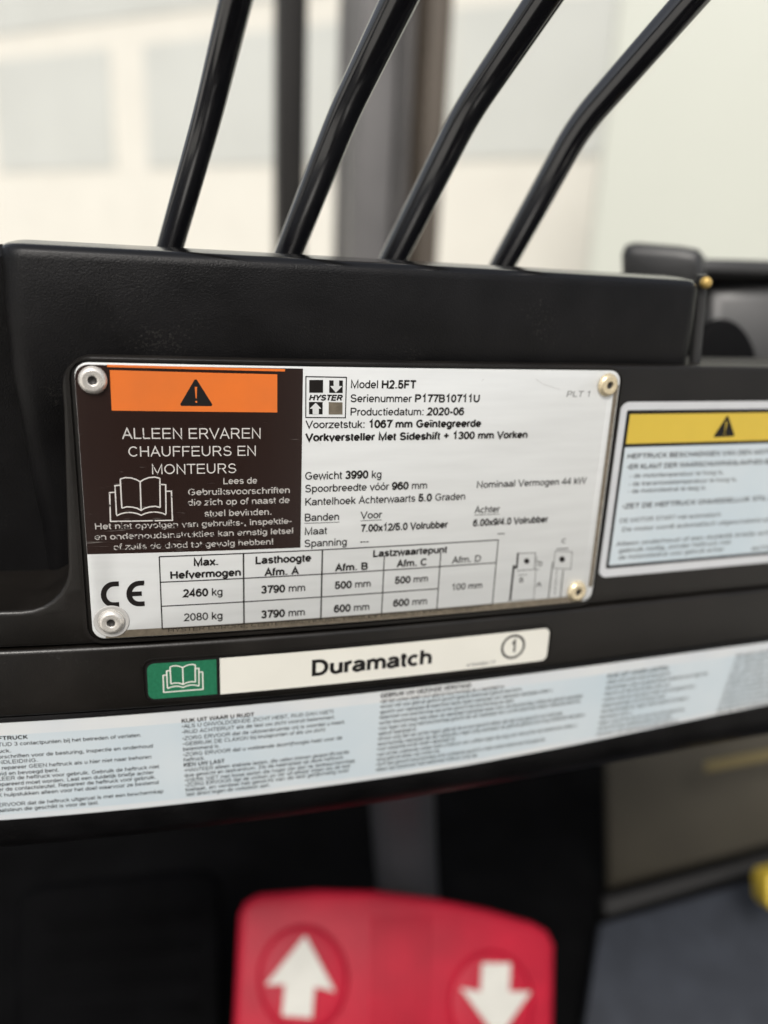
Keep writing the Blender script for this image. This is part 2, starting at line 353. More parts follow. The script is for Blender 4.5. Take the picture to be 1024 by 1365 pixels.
def text(s, x0, y0, x1, y1, cap, mat, parent, off=-.00006, name='lettering', **k):
    """pixel baseline from (x0, y0) to (x1, y1), cap height in pixels"""
    a_ = dash(x0, y0); b_ = dash(x1, y1); c_ = dash(x0, y0 - cap)
    bm = text_mesh(s, a_[0], (a_[1] + b_[1]) / 2, b_[0], c_[1] - a_[1], off, **k)
    for f in bm.faces:
        f.normal_update()
        if f.normal.y > 0: f.normal_flip()
    me = bpy.data.meshes.new(name); bm.to_mesh(me); bm.free()
    return link(name, me, mat, parent)
def line(name, pxs, wd, mat, parent, off=-.00006, closed=False):
    bm = bmesh.new(); ribbon(bm, [dash(*p) for p in pxs], wd, off, closed)
    return finish(name, bm, mat, parent, bend=True)
def area(name, pxs, mat, parent, off=-.00003):
    return sheet(name, [dash(*p) for p in pxs], off, 0, mat, parent)

# ================================================================== THE PLACE
# ground and what stands behind the truck
bm = bmesh.new(); f = bm.faces.new([bm.verts.new(v) for v in ((-60, -60, -1.45), (60, -60, -1.45), (60, 60, -1.45), (-60, 60, -1.45))])
g = finish('ground', bm, M['ground']); g['kind'] = 'structure'

wa = at(0, 270, 7.3); wb_ = at(370, 270, 6.0)    # the front runs obliquely, nearer towards the right
wx_ = Vector((wb_.x - wa.x, wb_.y - wa.y, 0)).normalized(); wn_ = Vector((wx_.y, -wx_.x, 0))
bld = thing('building', 'pale cream building with long grey window bays behind the levers', 'building', (wa.x, wa.y, -1.45))
bld.rotation_euler = (0, 0, math.atan2(wx_.y, wx_.x))
def wallpt(px, py):                              # pixel -> (along the wall, height above ground)
    p = on_plane(px, py, wa, wn_); return (p - wa).dot(wx_), p.z + 1.45
def bpart(name, x0, x1, y0, y1, z0, z1, mat): return boxmesh(name, (x0, y0, z0), (x1, y1, z1), mat, bld)
bpart('wall', -6, 7, 0, .4, 0, 6, M['wall'])
zs0 = wallpt(100, 226)[1]; zs1 = wallpt(100, 70)[1]; zs2 = wallpt(100, 33)[1]
for q in ((-330, -40), (-6, 150), (196, 372), (405, 600), (603, 900)):
    bpart('window', wallpt(q[0], 150)[0], wallpt(q[1], 150)[0], -.012, .05, zs0, zs1, M['pane'])
for q in ((-330, 372), (405, 900)):
    bpart('window', wallpt(q[0], 0)[0], wallpt(q[1], 0)[0], -.012, .05, zs2, zs2 + 1.3, M['pane'])

# white panel van body to the right, nearer
p0 = at(800, 200, 2.6)
tr = thing('box_trailer', 'plain white box trailer side standing beside the building', 'trailer', (p0.x, p0.y, -1.45))
rv = ray(795, 250); tr.rotation_euler = (0, 0, -math.atan2(rv.x, rv.y) - .04)   # its end wall runs away from the viewer
o = boxmesh('side_panel', (0, 0, .5), (4.5, 1.0, 3.6), M['trailer'], tr, .03)
o = boxmesh('chassis_rail', (.1, .1, .3), (4.4, .9, .498), M['darkpart'], tr)

# mast and guard post of the truck
def upright(name, px0, px1, depth, mat, parent, dy=.06):
    a_ = at(px0, 170, depth); b_ = at(px1, 170, depth)
    return boxmesh(name, (a_.x, a_.y, -1.0), (b_.x, a_.y + dy, 1.1), mat, parent, .004)
gp = upright('guard_post', 371, 410, .95, M['post'], None)
tag(gp, 'slim dark upright post of the overhead guard', 'post')
mst = thing('lift_mast', 'grey steel lift mast channels rising behind the levers', 'mast')
upright('outer_channel', 478, 528, 1.05, M['mast'], mst, .10)
upright('inner_channel', 530, 566, 1.12, M['mast'], mst, .08)
upright('channel_flange', 567, 597, 1.05, M['mastdark'], mst, .10)
upright('hydraulic_cylinder', 452, 470, 1.2, M['mast'], mst, .03)
bp_ = at(525, 325, 1.05)
boxmesh('cross_member', (bp_.x - .09, bp_.y + .03, -.2), (bp_.x + .09, bp_.y + .09, -.02), M['mast'], mst, .004)

# ------------------------------------------------------------------ dashboard
db = thing('dashboard', 'black moulded dashboard of a forklift truck holding plate and stickers', 'dashboard')
zt = .0066
# lever housing: set-back upper body, rounded top edge
HX0, HX1 = -.0522, .1845
rad = .0042; HO = .006
prof = [(HO + .030, -.112), (HO + .024, -.085), (HO + .009, -.050), (HO + .001, -.028), (HO, zt - rad - .012)]
for i in range(7):
    t = math.radians(90 * i / 6)
    prof.append((HO + .0004 + rad - rad * math.cos(t), zt - rad + rad * math.sin(t)))
prof += [(HO + .010, zt + .0007), (HO + .020, zt + .0015), (HO + .034, zt + .0015), (.085, zt - .001), (.085, -.112)]   # the lid rises a little towards the levers
# swept with rounded ends
def housing():
    bm = bmesh.new(); rows = []; r = .007
    xs = [HX0 - .001 + r - r * math.cos(math.radians(15 * i)) for i in range(7)]
    ins = [r - r * math.sin(math.radians(15 * i)) for i in range(7)]
    n = 50
    for i in range(1, n): xs.append(HX0 + r + (HX1 - HX0 - 2 * r) * i / n); ins.append(0)
    xs += [HX1 - r + r * math.sin(math.radians(15 * i)) for i in range(7)]; ins += [r - r * math.cos(math.radians(15 * i)) for i in range(7)]
    for x, d in zip(xs, ins):
        rows.append([bm.verts.new((x, S(x) + min(o_ + d, .085), z - (d * .12 if z > 0 else 0))) for o_, z in prof])
    m = len(prof)
    for i in range(len(rows) - 1):
        for j in range(m):
            k = (j + 1) % m; bm.faces.new((rows[i][j], rows[i + 1][j], rows[i + 1][k], rows[i][k]))
    bm.faces.new(rows[0]); bm.faces.new(rows[-1][::-1])
    o = finish('lever_housing', bm, M['plastic'], db, smooth=True)
    o.data.materials.append(M['lid'])
    for p in o.data.polygons:
        if p.normal.z > .55: p.material_index = 1
    return o
housing()
# side body left of the housing, a little further back
profile('side_wall', [(.040, -.115), (.028, -.06), (.010, zt - .004), (.014, zt - .0005), (.08, zt - .0005), (.08, -.115)], -.16, HX0 + .003, M['plastic'], db, step=.01)

# raised front panel, with the concave corner of the recess at its left
XR = .33
bl = dash(97, 790)[0]
out = [(-.16, -.1045), (bl - .016, -.1045)]
for i in range(1, 8):
    t = math.radians(-90 + 90 * i / 7)
    out.append((bl - .016 + .015 * math.cos(t), -.0895 + .015 * math.sin(t)))
out += [(-.0374, -.040)]
for i in range(0, 8):
    t = math.radians(180 - 90 * i / 7)
    out.append((-.0374 + .009 + .009 * math.cos(t), -.0241 - .009 + .009 * math.sin(t)))
out += [(XR, -.0241), (XR, -.1172), (-.16, -.1172)]
sheet('front_panel', out[::-1], .0012, .040, M['panel'], db, bevel=.0014, seg=3)
# thin dark frame moulding around the plate
fr = rrect(-.0355, -.1162, .1500, -.0246, .0055)
def ring(name, outer, inner, off, thick, mat, parent):
    bm = bmesh.new(); n = len(outer)
    A_ = [bm.verts.new((x, off, z)) for x, z in outer]; B2 = [bm.verts.new((x, off, z)) for x, z in inner]
    A2 = [bm.verts.new((x, off + thick, z)) for x, z in outer]; B3 = [bm.verts.new((x, off + thick, z)) for x, z in inner]
    for i in range(n):
        j = (i + 1) % n
        bm.faces.new((A_[i], A_[j], B2[j], B2[i])); bm.faces.new((A_[i], A_[j], A2[j], A2[i])); bm.faces.new((B2[i], B2[j], B3[j], B3[i]))
    return finish(name, bm, mat, parent, bend=True)
ring('plate_frame', rrect(-.0362, -.1165, .1506, -.02475, .0062), rrect(-.0350, -.1155, .1496, -.0253, .0052), .0002, .0012, M['panel'], db)
# rail that carries the name sticker, rounded edges, and the lower fascia
def rounded_profile(o0, z0, z1, back, r):
    p = [(back, z0)]
    for i in range(5):
        t = math.radians(90 * i / 4); p.append((o0 + r - r * math.sin(t), z0 + r - r * math.cos(t)))
    for i in range(5):
        t = math.radians(90 * i / 4); p.append((o0 + r - r * math.cos(t), z1 - r + r * math.sin(t)))
    return p + [(back, z1)]
profile('rail', rounded_profile(.0002, -.1418, -.1178, .02, .0016), -.16, XR, M['panel'], db)
fas = [(.03, -.1424), (.0016, -.1424), (.0012, -.1436), (.0012, -.1835), (.0022, -.190), (.0060, -.1965), (.0125, -.2015), (.022, -.2045), (.05, -.2065), (.09, -.2065), (.09, -.1424)]
profile('lower_fascia', fas, -.16, XR, M['plastic'], db)
# brass bolt and pale edge strip at the housing's right end
bx = HX1 + .0015
e0 = at(936, 366, .288); e1 = at(926, 486, .300)
tube('edge_strip', [e0, e0 * .5 + e1 * .5, e1], [.0022, .0022, .0022], M['cowl'], db, n=10)
bc = at(941, 377, .286)
bm = bmesh.new(); bmesh.ops.create_uvsphere(bm, u_segments=14, v_segments=8, radius=.0023)
for v in bm.verts: v.co = v.co + bc
finish('bolt', bm, M['brass'], db, smooth=True)
# rounded cap and cowl beyond the housing
capn = Vector((-.60, -.80, .0)).normalized(); c0 = at(880, 345, .40)
cap_o = slab('column_cap', [(828, 372), (827, 338), (832, 326), (845, 322), (905, 327), (930, 331), (938, 340), (940, 385), (880, 385)], c0, capn, .05, M['cowl'], None, bevel=.006, seg=3)
tag(cap_o, 'small dark grey rounded cap behind the end of the lever housing', 'cap')
cw = thing('side_cowl', 'dark grey curved side cowl beyond the brass bolt', 'cowl')
c1 = at(985, 400, .42)
slab('cowl_body', [(930, 520), (934, 372), (1000, 372), (1200, 378), (1200, 520)], c1, Vector((-.45, -1, .25)), .05, M['cowl'], cw, bevel=.012, seg=4)
slab('top_bar', [(922, 364), (925, 342), (1000, 344), (1200, 350), (1200, 368)], at(985, 355, .41), Vector((-.2, -1, .3)), .03, M['cowl'], cw, bevel=.004, seg=3)
hub = []
for i in range(15):
    t = math.radians(180 - 180 * i / 14); hub.append((965 + 48 * math.cos(t), 495 - 72 * math.sin(t)))
slab('wheel_arch', hub + [(1013, 530), (917, 530)], at(985, 440, .395), Vector((-.3, -1, .2)), .02, M['darkpart'], cw, bevel=.004, seg=3)

# ------------------------------------------------------------------ levers
LV = [((229, 322), (278, 150), (314.5, 0), 34, 'fourth black control lever from the rounded cap, least inclined of the row'),
      ((388, 330), (459, 150), (532, 0), 37, 'third black control lever from the rounded cap, in front of the guard post'),
      ((527, 340), (622, 150), (724, 0), 36, 'second black control lever from the rounded cap, crossing before the mast edge'),
      ((673, 348), (773, 167), (920, 0), 33, 'first black control lever from the rounded cap, most inclined of the row')]
for i, (b_, k_, t_, wd, lab) in enumerate(LV):
    d0 = .268 + .0185 * i                        # the row stands parallel to the housing front
    pb = at(b_[0], b_[1], d0); pm = at(k_[0], k_[1], d0 / 1.13); pt = at(t_[0], t_[1], d0 / 1.29)
    dl = (pm - pb).normalized(); du = (pt - pm).normalized()
    path = [pb - dl * .02, pb]
    seglen = (pm - pb).length
    path += [pm - dl * min(.012, seglen * .3)]
    for q in range(1, 7):                       # short bend
        s = q / 7; A1 = pm - dl * .010; A2 = pm + du * .010
        path.append(A1 * (1 - s) ** 2 + pm * 2 * s * (1 - s) + A2 * s * s)
    path += [pm + du * .012, pt, pt + du * .06]
    r = wd / 2 / F * d0 * 1.0
    o = tube('control_lever', path, [r] * len(path), M['rod'], None, n=24)
    tag(o, lab, 'lever', 'control levers on the housing')

# ------------------------------------------------------------------ rating plate
PX0, PX1, PZ0, PZ1 = -.0335, .1487, -.1147, -.0259
rp = thing('rating_plate', 'silver rating plate with orange warning band and load table, screwed on', 'plate', (0, 0, 0))
sheet('foil', rrect(PX0, PZ0, PX1, PZ1, .004)[::-1], 0.0, .0010, M['silver'], rp, bevel=.0003, seg=2)
# flat strips painting the refraction in the clear cover's bevelled edges
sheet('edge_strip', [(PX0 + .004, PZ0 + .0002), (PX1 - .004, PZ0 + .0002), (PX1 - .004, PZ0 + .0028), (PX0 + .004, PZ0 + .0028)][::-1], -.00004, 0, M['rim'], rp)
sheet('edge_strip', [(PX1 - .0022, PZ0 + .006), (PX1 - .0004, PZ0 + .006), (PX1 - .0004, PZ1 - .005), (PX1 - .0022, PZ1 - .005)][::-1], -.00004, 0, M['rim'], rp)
BW = .0002
xk = dash(402.5, 600)[0]; tlc = [(PX0 + .0001 + .004 - .004 * math.cos(math.radians(15 * k)), PZ1 - .0006 - .004 + .004 * math.sin(math.radians(15 * k))) for k in range(7)]
bf = [(PX0 + .0001, dash(123, 738.7)[1])] + tlc + [(xk, PZ1 - .0006), (xk, dash(402, 730)[1])]
bf = bf[::-1]
blackf = sheet('black_field', bf[::-1], -.00003, 0, M['blackfield'], rp)
area('orange_line', [(143, 486.0), (380, 491.8), (380, 495.2), (143, 489.2)], M['orange'], rp, -.00006)  # orange band refracted in the cover edge, painted as a flat line
ob = area('orange_band', [(146.5, 493.3), (369.7, 499), (369.7, 549.7), (149, 547.2)], M['orange'], rp, -.00006)
def tri(parent, A, Bp, Cc, mat, mat2, off, name='warning_triangle'):
    P = [Vector(dash(*q)) for q in (A, Bp, Cc)]; cen = (P[0] + P[1] + P[2]) / 3
    pts = []
    for i in range(3):
        p, q, r = P[i], P[(i + 1) % 3], P[(i + 2) % 3]
        for s in (0, .5, 1):
            u = (q - p).normalized(); v = (r - p).normalized(); k = .0006
            pts.append(tuple(p + v * k * (1 - s) + u * k * s))
    t_ = sheet(name, pts, off, 0, mat, parent)
    h = P[0].y - cen.y; bm = bmesh.new()
    cx = cen.x; z1 = P[0].y - h * .48; z0 = P[1].y + (P[0].y - P[1].y) * .27
    for quad in ([(cx - .00036, z1), (cx + .00036, z1), (cx + .00014, z0), (cx - .00014, z0)],):
        bm.faces.new([bm.verts.new((x, off - .00003, z)) for x, z in quad])
    zc = P[1].y + (P[0].y - P[1].y) * .15
    bm.faces.new([bm.verts.new((cx + .00032 * math.cos(k * .785), off - .00003, zc + .00032 * math.sin(k * .785))) for k in range(8)])
    finish('exclamation_mark', bm, mat2, parent, bend=True)
tri(rp, (260.9, 503.5), (239, 541), (284.6, 541.3), M['ink2'], M['orange'], -.00009)
W_ = M['white_line']; Wn = M['worn_line']; I = M['ink']
kw = dict(wr=80)
text('ALLEEN ERVAREN', 163.4, 585, 348.4, 584.5, 14.6, W_, rp, **kw)
text('CHAUFFEURS EN', 171, 608.5, 342, 607.5, 13.8, W_, rp, **kw)
text('MONTEURS', 202, 631.8, 315.6, 631, 13.4, W_, rp, **kw)
text('Lees de', 297.5, 645.2, 343, 644.5, 8.6, Wn, rp)
text('Gebruiksvoorschriften', 250.6, 659.3, 386.6, 658, 8.6, Wn, rp)
text('die zich op of naast de', 250.6, 672.8, 386, 671.5, 8.6, Wn, rp)
text('stoel bevinden.', 272.8, 688, 362.5, 686.5, 8.6, Wn, rp)
text('Het niet opvolgen van gebruiks-, inspektie-', 126.5, 703.2, 389, 700.2, 8.2, Wn, rp)
text('en onderhoudsinstrukties kan ernstig letsel', 126.5, 717.3, 391, 713.2, 8.2, Wn, rp)
text('of zelfs de dood tot gevolg hebben!', 151.5, 731, 364.7, 727.5, 8.2, Wn, rp)
def book(parent, fpx, wd, mat, off, name):
    """open book with two pages behind; fpx maps unit box coordinates to pixels"""
    bm = bmesh.new()
    def rb(pts): 
        JIT[0] = (JIT[0] + 1) % 5; ribbon(bm, [dash(*fpx(u, v)) for u, v in pts], wd, off - JIT[0] * 2e-6)
    wave = lambda u0, u1, v, h, s=1: [(u0 + (u1 - u0) * i / 6, v - h * math.sin(math.pi * i / 6) ** .8) for i in range(7)]
    rb([(.09, .33), (0, .34), (0, 1), (1, 1), (1, .33), (.91, .33)])
    rb([(.18, .17), (.09, .18), (.10, .85)]); rb([(.82, .17), (.91, .18), (.90, .85)])
    rb(wave(.10, .5, .87, .07) + wave(.5, .90, .87, .07)[1:])
    rb([(.18, .03), (.19, .70)]); rb([(.82, .03), (.81, .70)]); rb([(.5, .10), (.5, .76)])
    rb([(.18, .03), (.26, 0), (.36, .01), (.44, .05), (.5, .10), (.56, .05), (.64, .01), (.74, 0), (.82, .03)])
    rb([(.19, .70), (.27, .67), (.36, .68), (.44, .71), (.5, .76), (.56, .71), (.64, .68), (.73, .67), (.81, .70)])
    return finish(name, bm, mat, parent, bend=True)
book(rp, lambda u, v: (145.5 + 82.5 * u + 2 * v, 637 + 58 * v - 1.5 * u), .00042, M['white_line'], -.00006, 'book_symbol')

lgx = lambda x, y: (400 + x / 14.63, 490 + y / 14.63)
def lg(pts, mat=I, off=-.00006, name='logo_square'): return area(name, [lgx(*p) for p in pts], mat, rp, off)
line('logo_frame', [lgx(*p) for p in ((115, 175), (905, 190), (885, 978), (112, 972))], .00034, I, rp, closed=True)
lg([(180, 240), (450, 240), (450, 490), (180, 490)])
lg([(570, 247), (835, 250), (833, 495), (570, 492)]); lg([(655, 245), (762, 246), (762, 358), (826, 360), (700, 488), (588, 360), (655, 358)], M['silver'], -.00009, 'logo_arrow')
lg([(175, 668), (442, 670), (440, 912), (175, 910)]); lg([(305, 685), (415, 800), (366, 800), (366, 914), (246, 912), (246, 800), (190, 800)], M['silver'], -.00009, 'logo_arrow')
lg([(560, 673), (830, 677), (828, 915), (560, 913)], M['rim'])  # same print as the other squares, with a brown reflection painted in
text('*HYSTER*', *lgx(175, 637), *lgx(815, 640), 7.2, I, rp, wb=190, slant=.25)

text('Model *H2.5FT*', 467.4, 517.2, 554.5, 518, 10.8, I, rp, wb=172)
text('Serienummer *P177B10711U*', 467, 536, 639.5, 536, 10.3, I, rp, wb=165)
text('Productiedatum: *2020-06*', 466.8, 553.6, 618.3, 553.4, 10.2, I, rp, wb=172)
text('Voorzetstuk: *1067 mm Geïntegreerde*', 407.8, 570.2, 641, 569.3, 10.2, I, rp)
text('*Vorkversteller Met Sideshift + 1300 mm Vorken*', 407.8, 587, 703, 584.4, 10.0, I, rp)
text('Gewicht *3990* kg', 406.5, 639.3, 508.6, 637.3, 10.4, I, rp, wb=175)
text('Spoorbreedte vóór *960* mm', 406.5, 655.5, 569.3, 652, 10.0, I, rp)
text('Kantelhoek Achterwaarts *5.0* Graden', 406.5, 673, 620, 666.8, 10.0, I, rp)
text('Banden', 406, 694.7, 452.2, 693.4, 10.0, I, rp); line('underline', [(405.8, 697.6), (452.5, 696)], .0002, I, rp)
text('Voor', 481, 691.5, 508.8, 690.5, 9.6, I, rp); line('underline', [(480.8, 694.2), (509, 693)], .0002, I, rp)
text('Maat', 406, 713, 435.7, 712, 9.8, I, rp)
text('*7.00x12/5.0 Volrubber*', 481, 708.8, 596.5, 703.6, 9.4, I, rp, wb=172)
text('Spanning', 405.7, 729, 462.4, 727, 9.8, I, rp)
text('---', 480, 726, 491.5, 725.5, 9.4, I, rp)
text('Nominaal Vermogen 44 kW', 635.2, 649.8, 780.5, 645.4, 9.0, I, rp)
text('Achter', 632.7, 684.2, 665.7, 682.6, 9.0, I, rp); line('underline', [(632.5, 686.6), (666, 685)], .0002, I, rp)
text('*6.00x9/4.0 Volrubber*', 630.6, 701.3, 730, 696.2, 8.8, I, rp, wb=172)
text('---', 663, 715, 672.5, 714.5, 9, I, rp)
text('PLT 1', 754.5, 529.5, 787, 528.5, 7.8, I, rp, wr=70, slant=.12)
# CE mark
bm = bmesh.new()
for xo, e_ in ((135.6, 0), (169.6, 1)):
    pts = [(xo + 23, 778.8)] + [(xo + 16 + 13.4 * math.cos(math.radians(t)), 792.7 - 13.8 * math.sin(math.radians(t))) for t in range(90, 271, 15)] + [(xo + 23.4, 806.4)]
    sk = lambda x, y: dash(x, y - (x - 135) * .03)
    ribbon(bm, [sk(*p) for p in pts], .0017, -.00006)
    if e_: ribbon(bm, [sk(xo + 3, 793), sk(xo + 19.5, 792.8)], .0016, -.00007)
finish('conformity_mark', bm, I, rp, bend=True)
# load table
def vl(px0, py0, px1, py1, w_=.0003): line('table_line', [(px0, py0), (px1, py1)], w_, I, rp)
zt0 = sum(dash(*q)[1] for q in ((212.5, 741.7), (429.5, 733.6), (664.5, 719.2))) / 3
def zrow(*qs): return sum(dash(*q)[1] for q in qs) / len(qs)
zt1 = zrow((215.2, 775.3), (429.5, 766.1), (661.4, 749.8)); zt2 = zrow((216.1, 807), (428.8, 797.2), (584, 784.2)); zt3 = zrow((216.4, 836.7), (428, 826.6), (656, 805.3))
xc = [dash(214.3, 788)[0], dash(325, 785)[0], dash(428.8, 780)[0], dash(510.8, 775)[0], dash(585.3, 770)[0], dash(660.4, 762)[0]]
def tl(pts, w_=.0003):
    bm = bmesh.new(); ribbon(bm, pts, w_, -.00006 - JIT[0] * 2e-6); JIT[0] = (JIT[0] + 1) % 5; finish('table_line', bm, I, rp, bend=True)
for zz, xe in ((zt0, 5), (zt1, 5), (zt2, 4), (zt3, 5)): tl([(xc[0], zz), (xc[xe], zz)], .00038)
zh = (zt0 + zt1) / 2 + .001
for i, z_ in enumerate((zt0, zt0, zt0, zh, zh, zt0)): tl([(xc[i], z_), (xc[i], zt3)], .00050 if i in (1, 2) else .00038)
TB = [('*Max.*', 258.4, 754.3, 291.6, 753, 10), ('*Hefvermogen*', 227.2, 771.2, 321.5, 767.6, 9.8), ('*2460* kg', 244.5, 795.4, 297, 793.8, 10), ('2080 kg', 245.5, 827.3, 297, 825.6, 10),
      ('*Lasthoogte*', 340.7, 751.8, 414.8, 748, 9.8), ('*Afm. A*', 353.4, 767.5, 398.2, 765.5, 9.6), ('*3790* mm', 348.4, 790.8, 407, 787.8, 9.8), ('*3790* mm', 348.4, 823.6, 406.5, 820.6, 9.8),
      ('*Lastzwaartepunt*', 497.3, 742.2, 595.8, 736.6, 9.0), ('*Afm. B*', 447.3, 761.4, 490.3, 759, 9.2), ('*Afm. C*', 529.4, 755.8, 569.2, 753.4, 9), ('Afm. D', 602.8, 750.6, 641, 748.6, 8.6),
      ('*500* mm', 446.6, 785, 494.2, 782, 9.4), ('*500* mm', 526.6, 778.2, 570.4, 775, 9), ('100 mm', 601.6, 787, 642.6, 783.6, 8.4), ('*600* mm', 445.4, 816.3, 492.3, 812.8, 9.4), ('*600* mm', 524.3, 808.6, 569.2, 805, 9)]
for s, a0, b0, a1, b1, cp in TB: text(s, a0, b0, a1, b1, cp, I, rp, wb=172)
text('HYSTER EUROPE, CENTENNIAL HOUSE, FRIMLEY BUSINESS PARK, FRIMLEY', 224, 841.3, 640, 812.5, 4.6, I, rp, wr=75)
# load diagrams
dg = lambda x, y: (660 + x / 6.4, 690 + y / 6.4)
def dl_(pts, w_, name='diagram_line'): line(name, [dg(*p) for p in pts], w_, I, rp, off=-.00006 - JIT[0] * 2e-6); JIT[0] = (JIT[0] + 1) % 5
dl_([(195, 300), (185, 430)], .0007); dl_([(160, 405), (128, 705)], .0008); dl_([(150, 420), (190, 425)], .0009)
dl_([(200, 305), (345, 300), (333, 442), (186, 452)], .00022); dl_([(355, 330), (330, 700)], .00018); dl_([(200, 490), (270, 486)], .00022); dl_([(345, 375), (385, 372)], .0002); dl_([(340, 445), (380, 442)], .0002)
dl_([(100, 708), (340, 692)], .00015)
for (x, y), r_ in (((270, 370), 24), ((572, 355), 26)):
    area('load_centre', [dg(x + r_ * math.cos(k * .785), y + r_ * math.sin(k * .785)) for k in range(8)], M['ink'], rp, -.00006)
dl_([(512, 285), (500, 430), (645, 440), (658, 290), (512, 285)], .0002); dl_([(525, 268), (625, 262)], .00035); dl_([(492, 375), (455, 685)], .0004); dl_([(582, 445), (556, 685)], .0004); dl_([(527, 440), (508, 660)], .0002)
text('B', *dg(205, 553), *dg(240, 551), 6, I, rp); text('A', *dg(352, 586), *dg(392, 584), 5.5, I, rp); text('C', *dg(565, 218), *dg(605, 216), 6, I, rp); text('D', *dg(368, 412), *dg(404, 410), 5.5, I, rp)
# scratches and marks on the foil
sm = material('fine scratch', (.46, .45, .44, 1), .5)
for pts in ([(714, 505), (724, 512), (746, 519)], [(642, 508), (645, 505)], [(420, 585), (428, 592)]):
    line('scratch', pts, .0001, sm, rp, -.0001)
# screws
def lathe(name, prof_, mat, parent, cen, n=28, tilt=0.0):
    bm = bmesh.new(); rows = []
    for k in range(n):
        t = 2 * math.pi * k / n
        rows.append([bm.verts.new((r_ * math.cos(t), o_, r_ * math.sin(t))) for r_, o_ in prof_])
    for k in range(n):
        for j in range(len(prof_) - 1):
            q = (k + 1) % n; bm.faces.new((rows[k][j], rows[q][j], rows[q][j + 1], rows[k][j + 1]))
    bmesh.ops.remove_doubles(bm, verts=bm.verts[:], dist=1e-6)
    o = finish(name, bm, mat, parent, smooth=True)
    o.location = (cen[0], S(cen[0]), cen[1]); o.rotation_euler = (tilt * .4, 0, math.atan(dS(cen[0])) + tilt)
    return o
head = [(.0041, 0), (.00412, -.0005), (.0039, -.0010), (.0035, -.00145), (.0031, -.00172), (.00285, -.0018), (.0026, -.00178), (.0020, -.00174), (.0015, -.00172), (.00135, -.0016), (.0013, -.0009)]
for i, (px, py) in enumerate(((123.5, 507), (811.5, 513.5), (770, 789), (148.5, 830))):
    cen = dash(px, py, -.001)
    s_ = lathe('screw', head, M['screw_warm' if i in (1, 2) else 'screw'], rp, cen, tilt=(0.02, .10, .05, -.03)[i])
    k_ = lathe('socket', [(.00131, -.0012), (.0007, -.0008), (0.00002, -.0007)], M['socket'], s_, (0, 0), 6); k_.location = (0, 0, 0); k_.rotation_euler = (0, 0, 0)
    if i == 3: lathe('film_ring', [(.0056, -.00004), (.0054, -.00028), (.0048, -.0003), (.0043, -.0001)], M['clear'], rp, cen)

# ------------------------------------------------------------------ yellow warning sticker
ws = thing('warning_sticker', 'pale warning sticker with yellow band beside the silver plate', 'sticker')
wx0, wx1, wz0, wz1 = .1508, .2435, -.1057, -.0372
sheet('backing', rrect(wx0, wz0, wx1, wz1, .004)[::-1], .00085, .00035, M['sticker_grey'], ws)
sheet('black_border', rrect(wx0 + .0030, wz0 + .0036, wx1 - .003, wz1 - .0030, .0008)[::-1], .00082, 0, M['ink2'], ws)
zb = dash(850, 592)[1]
sheet('white_field', [(wx0 + .0043, wz0 + .0049), (wx1 - .0043, wz0 + .0049), (wx1 - .0043, zb - .0013), (wx0 + .0043, zb - .0013)][::-1], .00079, 0, M['sticker_blue'], ws)
sheet('yellow_band', [(wx0 + .0045, zb), (wx1 - .0045, zb), (wx1 - .0045, wz1 - .0045), (wx0 + .0045, wz1 - .0045)][::-1], .00079, 0, M['yellow'], ws)
tri(ws, (972, 553), (952, 583.5), (981.5, 582), M['ink2'], M['yellow'], .00074)
def fr8(x, y): return 800 + x / 4.571, 520 + y / 4.571
for s, a0, b0, a1, b1, bl_ in (('*HEFTRUCK BESCHADIGEN VAN DEN MOTOR KAN*', 172, 420, 1180, 385, 1), ('*•ER KLAMT DER WAARSCHUWINGSLAMPJES BRANDEN*', 168, 490, 1180, 440, 1),
    ('- de motortemperatuur te hoog is,', 185, 540, 760, 512, 0), ('- de transmissietemperatuur te hoog is,', 180, 588, 840, 556, 0), ('- de motoroliedruk te laag is.', 175, 632, 655, 608, 0),
    ('*•ZET DE HEFTRUCK ONMIDDELLIJK STIL EN ZET*', 140, 725, 1180, 665, 1), ('DE MOTOR START niet automatisch', 125, 812, 740, 772, 0), ('De motor wordt automatisch uitgeschakeld als de last', 140, 858, 1180, 800, 0),
    ('Alleen onderhoud of een duidelijk briefje achter voor', 105, 945, 1180, 880, 0), ('gebruik nodig, zonder heftruck niet', 120, 990, 800, 945, 0), ('de motoroliedruk voor gebruik achter', 118, 1035, 760, 985, 0), ('achter', 930, 978, 1100, 968, 0)):
    p_, q_ = fr8(a0, b0), fr8(a1, b1)
    text(s, *p_, *q_, 6.2 if bl_ else 5.6, M['greyink'], ws, off=.00074, wr=115, wb=172)

# ------------------------------------------------------------------ name sticker on the rail
ns = thing('name_sticker', 'narrow cream name sticker with green book end on the rail', 'sticker')
sx0, sx1, sz0, sz1 = -.0178, .1320, -.1386, -.1240
sheet('backing', rrect(sx0, sz0, sx1, sz1, .003)[::-1], -.00002, .00025, M['ink2'], ns)
gx = dash(289, 905)[0]; wx = dash(293.5, 905)[0]
sheet('green_field', rrect(sx0 + .0006, sz0 + .0006, gx, sz1 - .0007, .0024, rs=(.0024, 0, 0, .0024))[::-1], -.00006, 0, M['green'], ns)
sheet('cream_field', rrect(wx, sz0 + .0004, sx1 - .0003, sz1 - .0004, .0024, rs=(0, .0024, .0024, 0))[::-1], -.00006, 0, M['cream'], ns)
book(ns, lambda u, v: (217.3 + 52.5 * u + 1.0 * v, 888.5 + 34.2 * v - 4.2 * u), .00042, M['cream'], -.00010, 'book_symbol')
text('*Duramatch*', 415.5, 899.3, 575.5, 885.2, 19.6, M['ink2'], ns, off=-.0001, wb=165)
